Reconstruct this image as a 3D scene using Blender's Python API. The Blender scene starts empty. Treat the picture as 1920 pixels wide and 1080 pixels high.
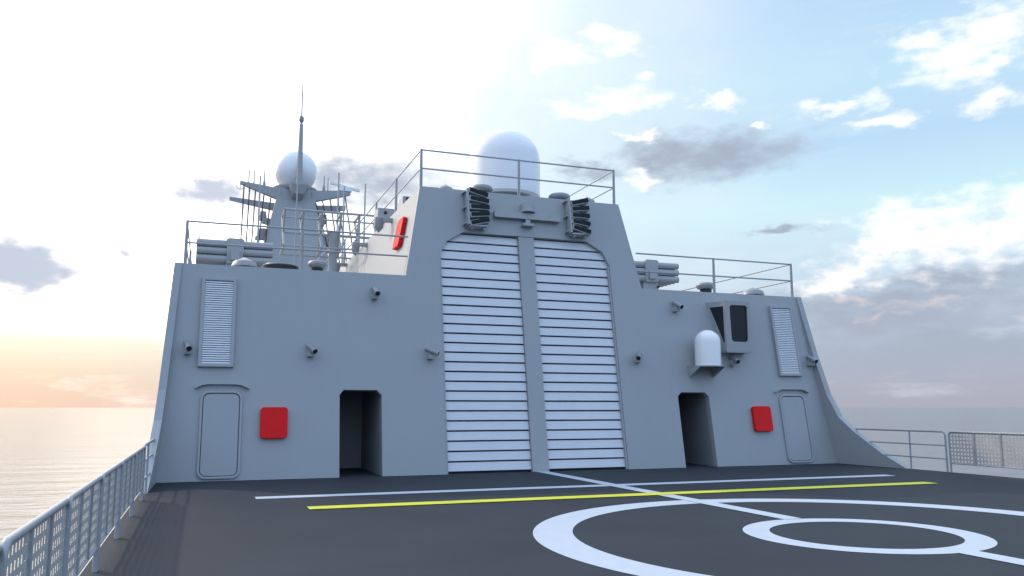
import bpy, math, random
from mathutils import Vector, Matrix, Euler
from mathutils.geometry import delaunay_2d_cdt
random.seed(7)
C = bpy.context.scene.collection
R = math.radians
T = 0.165                      # lean of the aft bulkhead: y = T * z
NN = math.sqrt(1 + T * T)

# ------------------------------------------------------------------ materials
def mat(name, col, rough=0.5, metal=0.0, var=0.04, scale=1.5, bump=0.0, bscale=60, coat=0.0, spec=0.5, streak=0.0):
    m = bpy.data.materials.new(name); m.use_nodes = True
    nt = m.node_tree; n = nt.nodes; l = nt.links
    b = n['Principled BSDF']
    b.inputs['Roughness'].default_value = rough
    b.inputs['Metallic'].default_value = metal
    b.inputs['Specular IOR Level'].default_value = spec
    b.inputs['Coat Weight'].default_value = coat
    tc = n.new('ShaderNodeTexCoord')
    no = n.new('ShaderNodeTexNoise'); no.inputs['Scale'].default_value = scale
    no.inputs['Detail'].default_value = 6; no.inputs['Roughness'].default_value = 0.6
    l.new(tc.outputs['Object'], no.inputs['Vector'])
    mr = n.new('ShaderNodeMapRange')
    mr.inputs['From Min'].default_value = 0.3; mr.inputs['From Max'].default_value = 0.7
    mr.inputs['To Min'].default_value = 1 - var; mr.inputs['To Max'].default_value = 1 + var
    l.new(no.outputs['Fac'], mr.inputs['Value'])
    vm = n.new('ShaderNodeVectorMath'); vm.operation = 'SCALE'
    vm.inputs[0].default_value = col
    l.new(mr.outputs['Result'], vm.inputs['Scale'])
    out = vm.outputs['Vector']
    if streak > 0:                       # faint rain streaks running down the paint
        mp = n.new('ShaderNodeMapping'); mp.inputs['Scale'].default_value = (7, 7, 0.35)
        l.new(tc.outputs['Object'], mp.inputs['Vector'])
        n2 = n.new('ShaderNodeTexNoise'); n2.inputs['Scale'].default_value = 1.0; n2.inputs['Detail'].default_value = 5
        l.new(mp.outputs['Vector'], n2.inputs['Vector'])
        m2 = n.new('ShaderNodeMapRange')
        m2.inputs['From Min'].default_value = 0.5; m2.inputs['From Max'].default_value = 0.75
        m2.inputs['To Min'].default_value = 1; m2.inputs['To Max'].default_value = 1 - streak
        l.new(n2.outputs['Fac'], m2.inputs['Value'])
        v2 = n.new('ShaderNodeVectorMath'); v2.operation = 'SCALE'
        l.new(out, v2.inputs[0]); l.new(m2.outputs['Result'], v2.inputs['Scale'])
        out = v2.outputs['Vector']
    l.new(out, b.inputs['Base Color'])
    mr3 = n.new('ShaderNodeMapRange')
    mr3.inputs['To Min'].default_value = max(0.02, rough - 0.06); mr3.inputs['To Max'].default_value = min(1, rough + 0.08)
    l.new(no.outputs['Fac'], mr3.inputs['Value']); l.new(mr3.outputs['Result'], b.inputs['Roughness'])
    if bump > 0:
        nb = n.new('ShaderNodeTexNoise'); nb.inputs['Scale'].default_value = bscale; nb.inputs['Detail'].default_value = 4
        l.new(tc.outputs['Object'], nb.inputs['Vector'])
        bp = n.new('ShaderNodeBump'); bp.inputs['Strength'].default_value = bump; bp.inputs['Distance'].default_value = 0.01
        l.new(nb.outputs['Fac'], bp.inputs['Height']); l.new(bp.outputs['Normal'], b.inputs['Normal'])
    return m

M = {}
M['wall'] = mat('haze_grey_paint', (0.33, 0.345, 0.355), 0.5, var=0.015, scale=0.8, bump=0.1, bscale=25, streak=0.018)
M['gear'] = mat('haze_grey_fitting_paint', (0.33, 0.34, 0.345), 0.45, var=0.04, scale=3)
M['sidewall'] = mat('pale_grey_side_paint', (0.34, 0.345, 0.35), 0.55, var=0.02, scale=0.8)
M['slat'] = mat('white_shutter_paint', (0.60, 0.62, 0.64), 0.35, var=0.03, scale=2.5, bump=0.08, bscale=14)
M['dome'] = mat('white_radome_gelcoat', (0.82, 0.82, 0.82), 0.25, var=0.02, scale=2, coat=0.6)
M['red'] = mat('red_locker_paint', (0.72, 0.010, 0.012), 0.6, var=0.05, scale=5, spec=0.2)
M['black'] = mat('black_rubber', (0.012, 0.012, 0.013), 0.5, var=0.1)
M['dark'] = mat('dark_gap', (0.02, 0.022, 0.025), 0.7)
M['lamp'] = mat('dark_lamp_glass', (0.012, 0.015, 0.018), 0.45, var=0.1, spec=0.15)
M['glass'] = mat('dark_window_glass', (0.010, 0.013, 0.016), 0.35, var=0.05, spec=0.3)
M['metal'] = mat('galvanised_vent_metal', (0.27, 0.28, 0.29), 0.42, metal=0.2, var=0.05, scale=4)
M['rail'] = mat('grey_rail_paint', (0.31, 0.325, 0.34), 0.42, var=0.04, scale=6)
M['panel'] = mat('perforated_sheet_paint', (0.43, 0.415, 0.39), 0.55, var=0.04, scale=3)
M['deck'] = mat('non_skid_deck_coating', (0.038, 0.043, 0.051), 0.7, spec=0.08, var=0.12, scale=0.6, bump=0.35, bscale=120)
M['white'] = mat('white_deck_paint', (0.45, 0.49, 0.55), 0.6, var=0.04, scale=5, bump=0.3, bscale=120)
M['yellow'] = mat('yellow_deck_paint', (0.60, 0.60, 0.02), 0.6, var=0.05, scale=5, bump=0.3, bscale=120)
M['wire'] = mat('dark_rigging_wire', (0.05, 0.05, 0.055), 0.5)
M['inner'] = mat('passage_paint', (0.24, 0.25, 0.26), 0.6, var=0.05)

def sea_mat():
    m = bpy.data.materials.new('sea_water'); m.use_nodes = True
    nt = m.node_tree; n = nt.nodes; l = nt.links; b = n['Principled BSDF']
    b.inputs['Base Color'].default_value = (0.045, 0.055, 0.072, 1)
    b.inputs['Roughness'].default_value = 0.12
    b.inputs['IOR'].default_value = 1.42
    tc = n.new('ShaderNodeTexCoord')
    prev = None
    for sc, dist, det, st in ((0.03, 1.0, 4, 0.2), (0.25, 0.34, 5, 0.8), (1.3, 0.07, 6, 0.9)):
        mp = n.new('ShaderNodeMapping'); mp.inputs['Scale'].default_value = (0.33, 1.0, 1)
        l.new(tc.outputs['Object'], mp.inputs['Vector'])
        no = n.new('ShaderNodeTexNoise'); no.inputs['Scale'].default_value = sc; no.inputs['Detail'].default_value = det
        no.inputs['Roughness'].default_value = 0.55
        l.new(mp.outputs['Vector'], no.inputs['Vector'])
        bp = n.new('ShaderNodeBump'); bp.inputs['Strength'].default_value = st; bp.inputs['Distance'].default_value = dist
        l.new(no.outputs['Fac'], bp.inputs['Height'])
        if prev: l.new(prev.outputs['Normal'], bp.inputs['Normal'])
        prev = bp
    l.new(prev.outputs['Normal'], b.inputs['Normal'])
    return m
M['sea'] = sea_mat()

# ------------------------------------------------------------------ mesh builder
class MB:
    def __init__(s): s.v = []; s.f = []
    def add(s, vs, fs):
        k = len(s.v); s.v += [Vector(v) for v in vs]; s.f += [tuple(i + k for i in f) for f in fs]; return s
    def box(s, c, d, m=None):
        x, y, z = d[0] / 2, d[1] / 2, d[2] / 2
        vs = [Vector((a, b, e)) for a in (-x, x) for b in (-y, y) for e in (-z, z)]
        if m: vs = [m @ v for v in vs]
        vs = [v + Vector(c) for v in vs]
        return s.add(vs, [(0, 1, 3, 2), (4, 6, 7, 5), (0, 4, 5, 1), (2, 3, 7, 6), (0, 2, 6, 4), (1, 5, 7, 3)])
    def hexa(s, p):           # 8 points: bottom ring 4, top ring 4
        return s.add(p, [(0, 3, 2, 1), (4, 5, 6, 7), (0, 1, 5, 4), (1, 2, 6, 5), (2, 3, 7, 6), (3, 0, 4, 7)])
    def tube(s, pts, r, n=10, caps=True, r1=None):
        pts = [Vector(p) for p in pts]; rings = []
        up = None
        for i, p in enumerate(pts):
            a = (pts[i] - pts[i - 1]).normalized() if i > 0 else None
            b = (pts[i + 1] - pts[i]).normalized() if i < len(pts) - 1 else None
            d = (a + b).normalized() if a is not None and b is not None else (a if a is not None else b)
            if up is None:
                up = Vector((0, 0, 1)) if abs(d.z) < 0.9 else Vector((1, 0, 0))
            x = d.cross(up).normalized(); y = x.cross(d).normalized(); up = y
            rr = r if r1 is None else r + (r1 - r) * i / (len(pts) - 1)
            k = 1.0
            if a is not None and b is not None: k = 1 / max(0.5, math.cos(a.angle(b) / 2))
            rings.append([p + (x * math.cos(t) + y * math.sin(t)) * rr * (k if False else 1) for t in [2 * math.pi * j / n for j in range(n)]])
        vs = [v for g in rings for v in g]; fs = []
        for i in range(len(pts) - 1):
            for j in range(n):
                q = (j + 1) % n; fs.append((i * n + j, i * n + q, (i + 1) * n + q, (i + 1) * n + j))
        if caps: fs.append(tuple(range(n))[::-1]); fs.append(tuple(range(len(vs) - n, len(vs))))
        return s.add(vs, fs)
    def lathe(s, c, prof, n=32, m=None):   # prof: list of (r, z)
        c = Vector(c); vs = []; fs = []; idx = []
        for r, z in prof:
            if r < 1e-5:
                idx.append([len(vs)] * n); vs.append(Vector((0, 0, z)))
            else:
                idx.append(list(range(len(vs), len(vs) + n)))
                vs += [Vector((r * math.cos(2 * math.pi * j / n), r * math.sin(2 * math.pi * j / n), z)) for j in range(n)]
        for a, b in zip(idx, idx[1:]):
            for j in range(n):
                q = (j + 1) % n
                f = []
                for w in (a[j], a[q], b[q], b[j]):
                    if w not in f: f.append(w)
                if len(f) > 2: fs.append(tuple(f))
        if m: vs = [m @ v for v in vs]
        return s.add([v + c for v in vs], fs)
    def slab(s, outline, holes, w0, w1, fn):
        """solid plate: outline (and holes) in (u, v), thickness from w0 to w1, mapped to space by fn"""
        loops = [outline] + holes; pts = []; edges = []
        for lp in loops:
            k = len(pts); pts += [Vector(p) for p in lp]
            edges += [(k + i, k + (i + 1) % len(lp)) for i in range(len(lp))]
        r = delaunay_2d_cdt(pts, edges, [], 0, 1e-6)
        def inside(p, lp):
            c = False
            for i in range(len(lp)):
                x1, y1 = lp[i]; x2, y2 = lp[i - 1]
                if (y1 > p[1]) != (y2 > p[1]) and p[0] < (x2 - x1) * (p[1] - y1) / (y2 - y1) + x1: c = not c
            return c
        tri = []
        for f in r[2]:
            g = sum((Vector(r[0][i]) for i in f), Vector((0, 0))) / len(f)
            if inside(g, outline) and not any(inside(g, h) for h in holes): tri.append(tuple(f))
        P = r[0]; nn = len(P)
        vs = [fn(p[0], p[1], w0) for p in P] + [fn(p[0], p[1], w1) for p in P]
        fs = [t for t in tri] + [tuple(i + nn for i in t)[::-1] for t in tri]
        s.add(vs, fs)
        for lp in loops:
            k = len(lp)
            s.add([fn(p[0], p[1], w0) for p in lp] + [fn(p[0], p[1], w1) for p in lp],
                  [(i, (i + 1) % k, k + (i + 1) % k, k + i) for i in range(k)])
        return s
    def build(s, name, m, parent=None, at=None, smooth=True, bevel=0):
        o_at = Vector(at) if at is not None else (W(parent) if parent else Vector((0, 0, 0)))
        me = bpy.data.meshes.new(name)
        off = o_at
        me.from_pydata([v - off for v in s.v], [], s.f); me.update()
        import bmesh
        bm = bmesh.new(); bm.from_mesh(me)
        bmesh.ops.remove_doubles(bm, verts=bm.verts, dist=1e-5)
        bmesh.ops.recalc_face_normals(bm, faces=bm.faces)
        bm.to_mesh(me); bm.free()
        me.materials.append(M[m])
        if smooth:
            me.polygons.foreach_set('use_smooth', [True] * len(me.polygons)); me.set_sharp_from_angle(angle=R(35))
        o = bpy.data.objects.new(name, me); C.objects.link(o)
        if parent: o.parent = parent
        if at is not None:
            o.location = Vector(at) - (W(parent) if parent else Vector((0, 0, 0)))
        if bevel:
            b = o.modifiers.new('edge', 'BEVEL'); b.width = bevel; b.segments = 2; b.limit_method = 'ANGLE'; b.angle_limit = R(40)
        return o

def W(o):
    p = Vector((0, 0, 0))
    while o: p += o.location; o = o.parent
    return p
def tag(o, label=None, cat=None, group=None, kind=None):
    if label: o['label'] = label
    if cat: o['category'] = cat
    if group: o['group'] = group
    if kind: o['kind'] = kind
    return o
def thing(name, label, cat, loc=(0, 0, 0), group=None):
    o = bpy.data.objects.new(name, None); C.objects.link(o); o.location = loc; o.empty_display_size = 0.2
    return tag(o, label, cat, group)
def copy_tree(o, parent=None):
    c = o.copy(); C.objects.link(c); c.parent = parent
    for ch in list(o.children): copy_tree(ch, c)
    return c
def dup(o, loc, label, rz=0):
    c = copy_tree(o); c.location = loc; c.rotation_euler = (0, 0, rz); c['label'] = label; return c

def fac(u, v, w):          # bulkhead coordinates: across, height, depth into the wall
    return Vector((u, T * v + w / NN, v - w * T / NN))
def rrect(x0, x1, z0, z1, r, n=4):
    p = []
    for cx, cz, a0 in ((x1 - r, z0 + r, -90), (x1 - r, z1 - r, 0), (x0 + r, z1 - r, 90), (x0 + r, z0 + r, 180)):
        for i in range(n + 1):
            a = R(a0 + 90 * i / n); p.append((cx + r * math.cos(a), cz + r * math.sin(a)))
    return p
def flat(ids): return ids

# ------------------------------------------------------------------ setting
def grid_sheet(name, x0, x1, y0, y1, z, m, parent=None):
    mb = MB(); mb.add([(x0, y0, z), (x1, y0, z), (x1, y1, z), (x0, y1, z)], [(0, 1, 2, 3)])
    return mb.build(name, m, parent, smooth=False)
sea = MB()
S_ = 45000
sea.add([(-S_, -S_, -6.2), (S_, -S_, -6.2), (S_, S_, -6.2), (-S_, S_, -6.2)], [(0, 1, 2, 3)])
tag(sea.build('sea', 'sea', smooth=False), kind='structure')

XL, XR = -9.40, 9.85        # deck edges
dk = MB()
dk.box(((XL + XR) / 2, -11, -0.075), (XR - XL, 30, 0.15))
deck = tag(dk.build('flight_deck', 'deck', smooth=False), kind='structure')

def ring(cx, cy, r0, r1, z, n=128):
    vs = []; fs = []
    for i in range(n):
        a = 2 * math.pi * i / n
        vs += [(cx + r0 * math.cos(a), cy + r0 * math.sin(a), z), (cx + r1 * math.cos(a), cy + r1 * math.sin(a), z)]
    for i in range(n):
        j = (i + 1) % n; fs.append((2 * i, 2 * i + 1, 2 * j + 1, 2 * j))
    return vs, fs
CYC = -11.38
wm = MB()
wm.add(*ring(-0.16, CYC, 3.76, 4.29, 0.004))
wm.add(*ring(-0.1, CYC, 1.18, 1.53, 0.004))
def bar(mb, x0, x1, y0, y1, z): mb.add([(x0, y0, z), (x1, y0, z), (x1, y1, z), (x0, y1, z)], [(0, 1, 2, 3)])
bar(wm, -7.34, 7.6, -4.22, -3.84, 0.004)
tag(wm.build('white_landing_marking', 'white', smooth=False), kind='structure')
cm = MB()
bar(cm, -0.16, 0.16, -9.86, 0.0, 0.008)
bar(cm, -0.16, 0.16, -22.0, -12.90, 0.008)
tag(cm.build('white_centre_line', 'white', smooth=False), kind='structure')
ym = MB(); bar(ym, -6.62, 6.82, -6.2, -5.8, 0.012)
tag(ym.build('yellow_line_marking', 'yellow', smooth=False), kind='structure')

# ------------------------------------------------------------------ the ship
ship = thing('warship', 'light grey warship with a helicopter hangar and two white roller doors facing the deck', 'warship')
ZT, ZH = 5.09, 7.66         # wing roof, hangar roof
out = [(-9.28, 0), (-5.20, 0), (-5.20, 1.96), (-5.10, 2.08), (-4.28, 2.08), (-4.16, 1.96), (-4.16, 0),
       (-2.55, 0), (-2.55, 5.72), (-2.34, 6.12), (-1.86, 6.42), (1.86, 6.42), (2.36, 6.12), (2.55, 5.72), (2.55, 0),
       (4.33, 0), (4.33, 1.96), (4.45, 2.08), (5.24, 2.08), (5.36, 1.96), (5.36, 0), (9.58, 0),
       (9.14, ZT), (3.53, ZT), (3.04, ZH), (-3.04, ZH), (-3.49, ZT), (-9.06, ZT)]
MB().slab(out, [], 0, 0.18, fac).build('aft_bulkhead', 'wall', ship, smooth=False)

# hull and wing house (sides, forward face); hull below deck
hl = MB()
def sect(y, ztop):
    k = 1.0 if y < 60 else max(0.25, 1 - ((y - 60) / 45) ** 2)
    xl, xr = -9.28, 9.6
    return [(-8.2 * k, y, -6.8), (xl * k, y, -0.16), (xr * k, y, -0.16), (8.5 * k, y, -6.8)]
ys = [-26, 0, 30, 60, 75, 88, 97]
rings = [sect(y, 0) for y in ys]
vs = [p for g in rings for p in g]; fs = []
for i in range(len(ys) - 1):
    for j in range(4):
        q = (j + 1) % 4; fs.append((4 * i + j, 4 * i + q, 4 * i + 4 + q, 4 * i + 4 + j))
fs += [(0, 1, 2, 3), tuple(4 * (len(ys) - 1) + j for j in (3, 2, 1, 0))]
hl.add(vs, fs).build('hull', 'wall', ship, smooth=False)
wg = MB()
for sx, xb, xt in ((-1, -9.27, -9.05), (1, 9.57, 9.13)):
    a, b = sorted((xb, xb - sx * 0.15)); c, d = sorted((xt, xt - sx * 0.15))
    wg.hexa([(a, 0.19, -0.15), (b, 0.19, -0.15), (b, 24, -0.15), (a, 24, -0.15),
             (c, T * ZT + 0.18, ZT - 0.03), (d, T * ZT + 0.18, ZT - 0.03), (d, 24, ZT - 0.03), (c, 24, ZT - 0.03)])
wg.box((0.15, 24.1, 2.45), (18.4, 0.2, 5.2))
wg.build('side_wall', 'wall', ship, smooth=False)
rf = MB()
rf.box((-6.2, 12.6, ZT - 0.12), (5.62, 23.2, 0.14)); rf.box((6.25, 12.6, ZT - 0.12), (5.62, 23.2, 0.14))
rf.build('wing_roof', 'wall', ship, smooth=False)
hb = MB()
for sx in (-1, 1):
    a, b = sorted((3.50 * sx, 3.32 * sx)); c, d = sorted((3.035 * sx, 2.86 * sx))
    hb.hexa([(a, T * ZT + 0.17, ZT - 0.05), (b, T * ZT + 0.17, ZT - 0.05), (b, 22, ZT - 0.05), (a, 22, ZT - 0.05),
             (c, T * ZH + 0.17, ZH - 0.02), (d, T * ZH + 0.17, ZH - 0.02), (d, 22, ZH - 0.02), (c, 22, ZH - 0.02)])
hb.build('hangar_side_wall', 'sidewall', ship, smooth=False)
ht = MB(); ht.box((0, 11.7, ZH - 0.10), (5.8, 20.4, 0.12)); ht.box((0, 21.9, 6.3), (5.8, 0.2, 2.6))
ht.build('hangar_roof', 'wall', ship, smooth=False)
# forward deckhouse carrying the mast
fd = MB()
fd.hexa([(-8.6, 44, 0), (8.6, 44, 0), (8.6, 84, 0), (-8.6, 84, 0), (-7.4, 46, 11.5), (7.4, 46, 11.5), (7.4, 82, 11.5), (-7.4, 82, 11.5)])
fd.box((0, 34, 1.5), (16.5, 20, 3.4))
fd.build('forward_deckhouse', 'wall', ship, smooth=False)
# passage interiors (ceilings, floors and walls behind the two openings)
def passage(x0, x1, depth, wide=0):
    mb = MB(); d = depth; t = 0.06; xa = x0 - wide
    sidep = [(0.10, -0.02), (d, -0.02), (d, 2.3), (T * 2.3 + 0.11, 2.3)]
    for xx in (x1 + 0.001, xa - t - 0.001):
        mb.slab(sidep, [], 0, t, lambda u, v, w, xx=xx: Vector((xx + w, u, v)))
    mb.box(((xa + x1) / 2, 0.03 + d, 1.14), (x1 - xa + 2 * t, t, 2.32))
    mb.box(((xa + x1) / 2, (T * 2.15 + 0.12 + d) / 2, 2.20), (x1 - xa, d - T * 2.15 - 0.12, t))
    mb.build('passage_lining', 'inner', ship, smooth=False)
    f = MB(); bar(f, xa, x1, 0.0, d, 0.003); f.build('passage_floor', 'deck', ship, smooth=False)
passage(-5.20, -4.16, 3.0)
passage(4.33, 5.36, 4.5, 1.2)

# the swept bulwark plates at the two ends of the bulkhead
prof = [(0.0, -2.42), (0.34, -1.72), (0.94, -0.80), (1.37, -0.28), (2.04, 0.06), (3.34, 0.42), (ZT, 0.80)]
def plate(sx, xb, xt, flare, th):
    vs = []; fs = []
    for z, ye in prof:
        t = z / ZT; xw = xb + (xt - xb) * t
        fl = flare * max(0, (T * z - ye)) / 2.42
        xe = xw + sx * fl
        o = sx * th
        yw = T * z + 0.1
        vs += [(xw - sx * 0.005, yw, z), (xe, ye, z), (xe + o, ye, z), (xw + o, yw, z)]
    n = len(prof)
    for i in range(n - 1):
        for j in range(4):
            q = (j + 1) % 4; fs.append((4 * i + j, 4 * i + q, 4 * i + 4 + q, 4 * i + 4 + j))
    fs += [(0, 1, 2, 3), tuple(4 * (n - 1) + j for j in range(4))]
    return MB().add(vs, fs).build('bulwark_plate', 'wall', ship, smooth=False)
plate(-1, -9.22, -8.96, 0.04, 0.17)
plate(1, 9.52, 9.0, 0.24, 0.18)

# roller doors in the hangar opening
zsl = 0.254; W0 = 0.10
def shutter(x0, x1):
    mb = MB()
    k = 0
    while True:
        za = 0.075 + zsl * k; zb = za + zsl - 0.034
        if za > 6.40: break
        zb = min(zb, 6.405)
        def lim(z, x):
            a = abs(x)
            if z <= 5.72: L = 2.55
            elif z <= 6.12: L = 2.55 - (z - 5.72) * 0.21 / 0.4
            else: L = 2.34 - (z - 6.12) * 0.48 / 0.30
            return math.copysign(min(a, L + 0.06), x)
        p = []
        for (z, w) in ((za, W0 - 0.005), (zb, W0 + 0.022)):
            for x, ww in ((x0, 0), (x1, 0), (x1, 0.05), (x0, 0.05)):
                p.append(fac(lim(z, x), z, w + ww))
        mb.hexa(p); k += 1
    o = mb.build('roller_door', 'slat', ship, smooth=False, bevel=0.006)
    MB().slab([(min(x0, x1), 0.0), (max(x0, x1), 0.0), (max(x0, x1), 6.5), (min(x0, x1), 6.5)], [], W0 + 0.085, W0 + 0.12, fac).build('shutter_backing', 'dark', o, smooth=False)
    return o
shutter(-2.545, -0.235); shutter(0.235, 2.545)
MB().slab([(-0.23, 0), (0.23, 0), (0.23, 6.415), (-0.23, 6.415)], [], 0.02, 0.22, fac).build('door_pillar', 'wall', ship, smooth=False)
for ga in ([(2.50, 0), (2.547, 0), (2.547, 5.72), (2.50, 5.70)], [(-2.547, 0), (-2.50, 0), (-2.50, 5.70), (-2.547, 5.72)]):
    MB().slab(ga, [], 0.03, 0.14, fac).build('door_guide', 'wall', ship, smooth=False)

# watertight doors
def wdoor(x0, x1):
    d = MB().slab(rrect(x0 + 0.07, x1 - 0.07, 0.11, 1.96, 0.13, 5), [], -0.035, 0.01, fac).build('watertight_door', 'wall', ship, smooth=False, bevel=0.008)
    MB().slab(rrect(x0, x1, 0.04, 2.03, 0.18, 5), [rrect(x0 + 0.055, x1 - 0.055, 0.095, 1.975, 0.14, 5)], -0.055, 0.01, fac).build('door_frame', 'wall', d, smooth=False, bevel=0.012)
    MB().slab(rrect(x0 + 0.056, x1 - 0.056, 0.096, 1.974, 0.139, 5), [rrect(x0 + 0.068, x1 - 0.068, 0.108, 1.962, 0.131, 5)], -0.012, 0.01, fac).build('door_seal', 'black', d, smooth=False)
    h = MB(); xm = (x0 + x1) / 2; hw = (x1 - x0) / 2
    up = [(-hw - 0.14, 2.10), (-hw + 0.03, 2.18), (-hw + 0.16, 2.20), (hw - 0.16, 2.20), (hw - 0.03, 2.18), (hw + 0.14, 2.10)]
    lo = [(a, b - 0.03) for a, b in up][::-1]
    h.slab([(xm + a, b) for a, b in up + lo], [], -0.10, 0.01, fac)
    h.build('rain_hood', 'wall', ship, smooth=False)
wdoor(-8.39, -7.46); wdoor(7.77, 8.71)

# louvred air intakes
def louver(x0, x1):
    z0, z1 = 2.58, 4.75
    fr = MB().slab([(x0, z0), (x1, z0), (x1, z1), (x0, z1)], [[(x0 + 0.075, z0 + 0.08), (x1 - 0.075, z0 + 0.08), (x1 - 0.075, z1 - 0.08), (x0 + 0.075, z1 - 0.08)]], -0.10, 0.01, fac)
    f = fr.build('air_intake', 'wall', ship, smooth=False, bevel=0.008)
    s = MB(); n = 37; h = (z1 - z0 - 0.16) / n
    for i in range(n):
        a = z0 + 0.08 + i * h
        s.hexa([fac(x0 + 0.076, a, -0.085), fac(x1 - 0.076, a, -0.085), fac(x1 - 0.076, a, -0.07), fac(x0 + 0.076, a, -0.07),
                fac(x0 + 0.076, a + h * 0.80, -0.068), fac(x1 - 0.076, a + h * 0.80, -0.068), fac(x1 - 0.076, a + h * 0.80, -0.053), fac(x0 + 0.076, a + h * 0.80, -0.053)])
    s.build('louver_slats', 'slat', f, smooth=False)
    MB().slab([(x0 + 0.076, z0 + 0.081), (x1 - 0.076, z0 + 0.081), (x1 - 0.076, z1 - 0.081), (x0 + 0.076, z1 - 0.081)], [], -0.008, -0.004, fac).build('intake_backing', 'dark', f, smooth=False)
louver(-8.49, -7.70); louver(7.90, 8.72)

# flight control cab jutting out of the bulkhead
cab0 = Vector((6.4, 0.2, 3.25))
x0, x1, yf, zb, zt = 5.92, 6.78, 0.16, 3.27, 4.73
cb = MB()
ins = 0.14
def pfront(u, v, w): return Vector((u, yf + w, v))
cb.slab([(x0, zb), (x1, zb), (x1, zt), (x0, zt)], [[(6.10, 3.62), (6.17, 3.56), (6.62, 3.56), (6.68, 3.62), (6.68, 4.58), (6.62, 4.64), (6.13, 4.64), (6.06, 4.58)]], 0, 0.07, pfront)
for xs, w0 in ((x0, 0.0), (x1, -0.07)):
    def ps(u, v, w, xs=xs):       # the inboard cheek splays out towards the bulkhead
        fl = 0.27 * (v - zb) / (zt - zb) * max(0, (u - yf)) / (T * zt - yf) if xs == x0 else 0
        return Vector((xs + w - fl, u, v))
    yb0, yb1 = T * zb + 0.03, T * zt + 0.03
    hole = [[(yf + 0.10, 3.62), (yf + 0.10, zt - 0.12), (yb1 - 0.11, zt - 0.12)]] if xs == x0 else []
    if xs == x0: hole = [[(yf + 0.08, 3.52), (yf + 0.14, 3.52), (yb1 - 0.12, zt - 0.13), (yf + 0.08, zt - 0.13)]]
    cb.slab([(yf + 0.001, zb), (yb0, zb), (yb1, zt), (yf + 0.001, zt)], hole, w0, w0 + 0.07, ps)
cb.hexa([(x0 + 0.002, yf + 0.002, zb - 0.03), (x1 - 0.002, yf + 0.002, zb - 0.03), (x1 - 0.002, T * zb + 0.03, zb - 0.03), (x0 + 0.002, T * zb + 0.03, zb - 0.03),
         (x0 + 0.002, yf + 0.002, zb - 0.002), (x1 - 0.002, yf + 0.002, zb - 0.002), (x1 - 0.002, T * zb + 0.03, zb - 0.002), (x0 + 0.002, T * zb + 0.03, zb - 0.002)])
cb.slab([(x0 + 0.002, yf + 0.002), (x1 - 0.002, yf + 0.002), (x1 - 0.002, T * zt + 0.04), (x0 - 0.27, T * zt + 0.04)], [], zt + 0.001, zt + 0.03, lambda u, v, w: Vector((u, v, w)))
cab = cb.build('control_cab', 'wall', ship, smooth=False)
gw = MB(); gw.box(((x0 + x1) / 2, yf + 0.055, (zb + zt) / 2), (x1 - x0 - 0.15, 0.01, zt - zb - 0.12))
gw.build('front_window', 'glass', cab, smooth=False)
gs = MB(); gs.add([(x0 + 0.04, yf + 0.03, zb + 0.1), (x0 + 0.04, T * zb - 0.02, zb + 0.1), (x0 + 0.04 - 0.25, T * zt - 0.04, zt - 0.02), (x0 + 0.04, yf + 0.03, zt - 0.02)], [(0, 1, 2, 3)])
gs.build('side_window', 'glass', cab, smooth=False)

# ------------------------------------------------------------------ red lockers
def locker(name, label, cx, cz):
    o = thing(name, label, 'locker', fac(cx, cz, 0), 'red safety lockers on the superstructure')
    mb = MB().slab(rrect(cx - 0.31, cx + 0.31, cz - 0.36, cz + 0.36, 0.08, 4), [], -0.12, -0.015, fac)
    mb.build('locker_body', 'red', o, smooth=False, bevel=0.02)
    MB().slab(rrect(cx - 0.25, cx + 0.25, cz - 0.3, cz + 0.3, 0.05, 3), [], -0.015, 0.0, fac).build('mounting_plate', 'gear', o, smooth=False)
    return o
locker('red_locker', 'dark red rounded locker on the bulkhead between the left door and left passage', -6.74, 1.28)
locker('red_locker', 'red rounded locker on the bulkhead beside the right watertight door', 7.04, 1.31)
lt = thing('red_locker', 'sunlit red locker high on the white side wall of the hangar block', 'locker', (-3.2, 2.75, 6.62), 'red safety lockers on the superstructure')
SL = (3.50 - 3.035) / (ZH - ZT)
def side(u, v, w):      # hangar block left side: along y, height, outwards (-x)
    x = -3.50 + (v - (ZT - 0.05)) * SL
    return Vector((x - w, u, v + w * SL))
MB().slab(rrect(2.15, 2.93, 6.12, 6.98, 0.09, 4), [], 0.13, 0.015, side).build('locker_body', 'red', lt, smooth=False, bevel=0.02)
MB().slab(rrect(2.25, 2.83, 6.22, 6.88, 0.05, 3), [], 0.015, -0.005, side).build('mounting_plate', 'gear', lt, smooth=False)

# ------------------------------------------------------------------ bulkhead cameras
def camera_unit(label, x, z, yaw, tilt=28, L=0.34):
    p = fac(x, z, 0)
    o = thing('surveillance_camera', label, 'camera', p, 'surveillance cameras on the bulkhead')
    b = MB(); b.box(p + Vector((0, -0.10, -0.16)), (0.15, 0.26, 0.085)); b.build('mount_base', 'gear', o, smooth=False, bevel=0.006)
    d = Vector((math.sin(R(yaw)) * math.cos(R(tilt)), -math.cos(R(yaw)) * math.cos(R(tilt)), -math.sin(R(tilt))))
    c = p + Vector((0, -0.20, 0.0))
    MB().tube([c + Vector((0, 0.03, -0.12)), c + Vector((0, 0, 0))], 0.035, 10).build('swivel', 'gear', o)
    a, e = c - d * L * 0.5, c + d * L * 0.5
    MB().tube([a, e], 0.068, 20).build('camera_body', 'metal', o)
    hd = MB(); hd.tube([e - d * 0.01, e + d * 0.02], 0.074, 20); hd.build('hood', 'gear', o)
    MB().tube([e + d * 0.018, e + d * 0.024], 0.060, 20).build('lens', 'black', o)
camera_unit('small camera near the left edge of the bulkhead, left of the tall air intake', -8.73, 3.08, 14)
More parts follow.
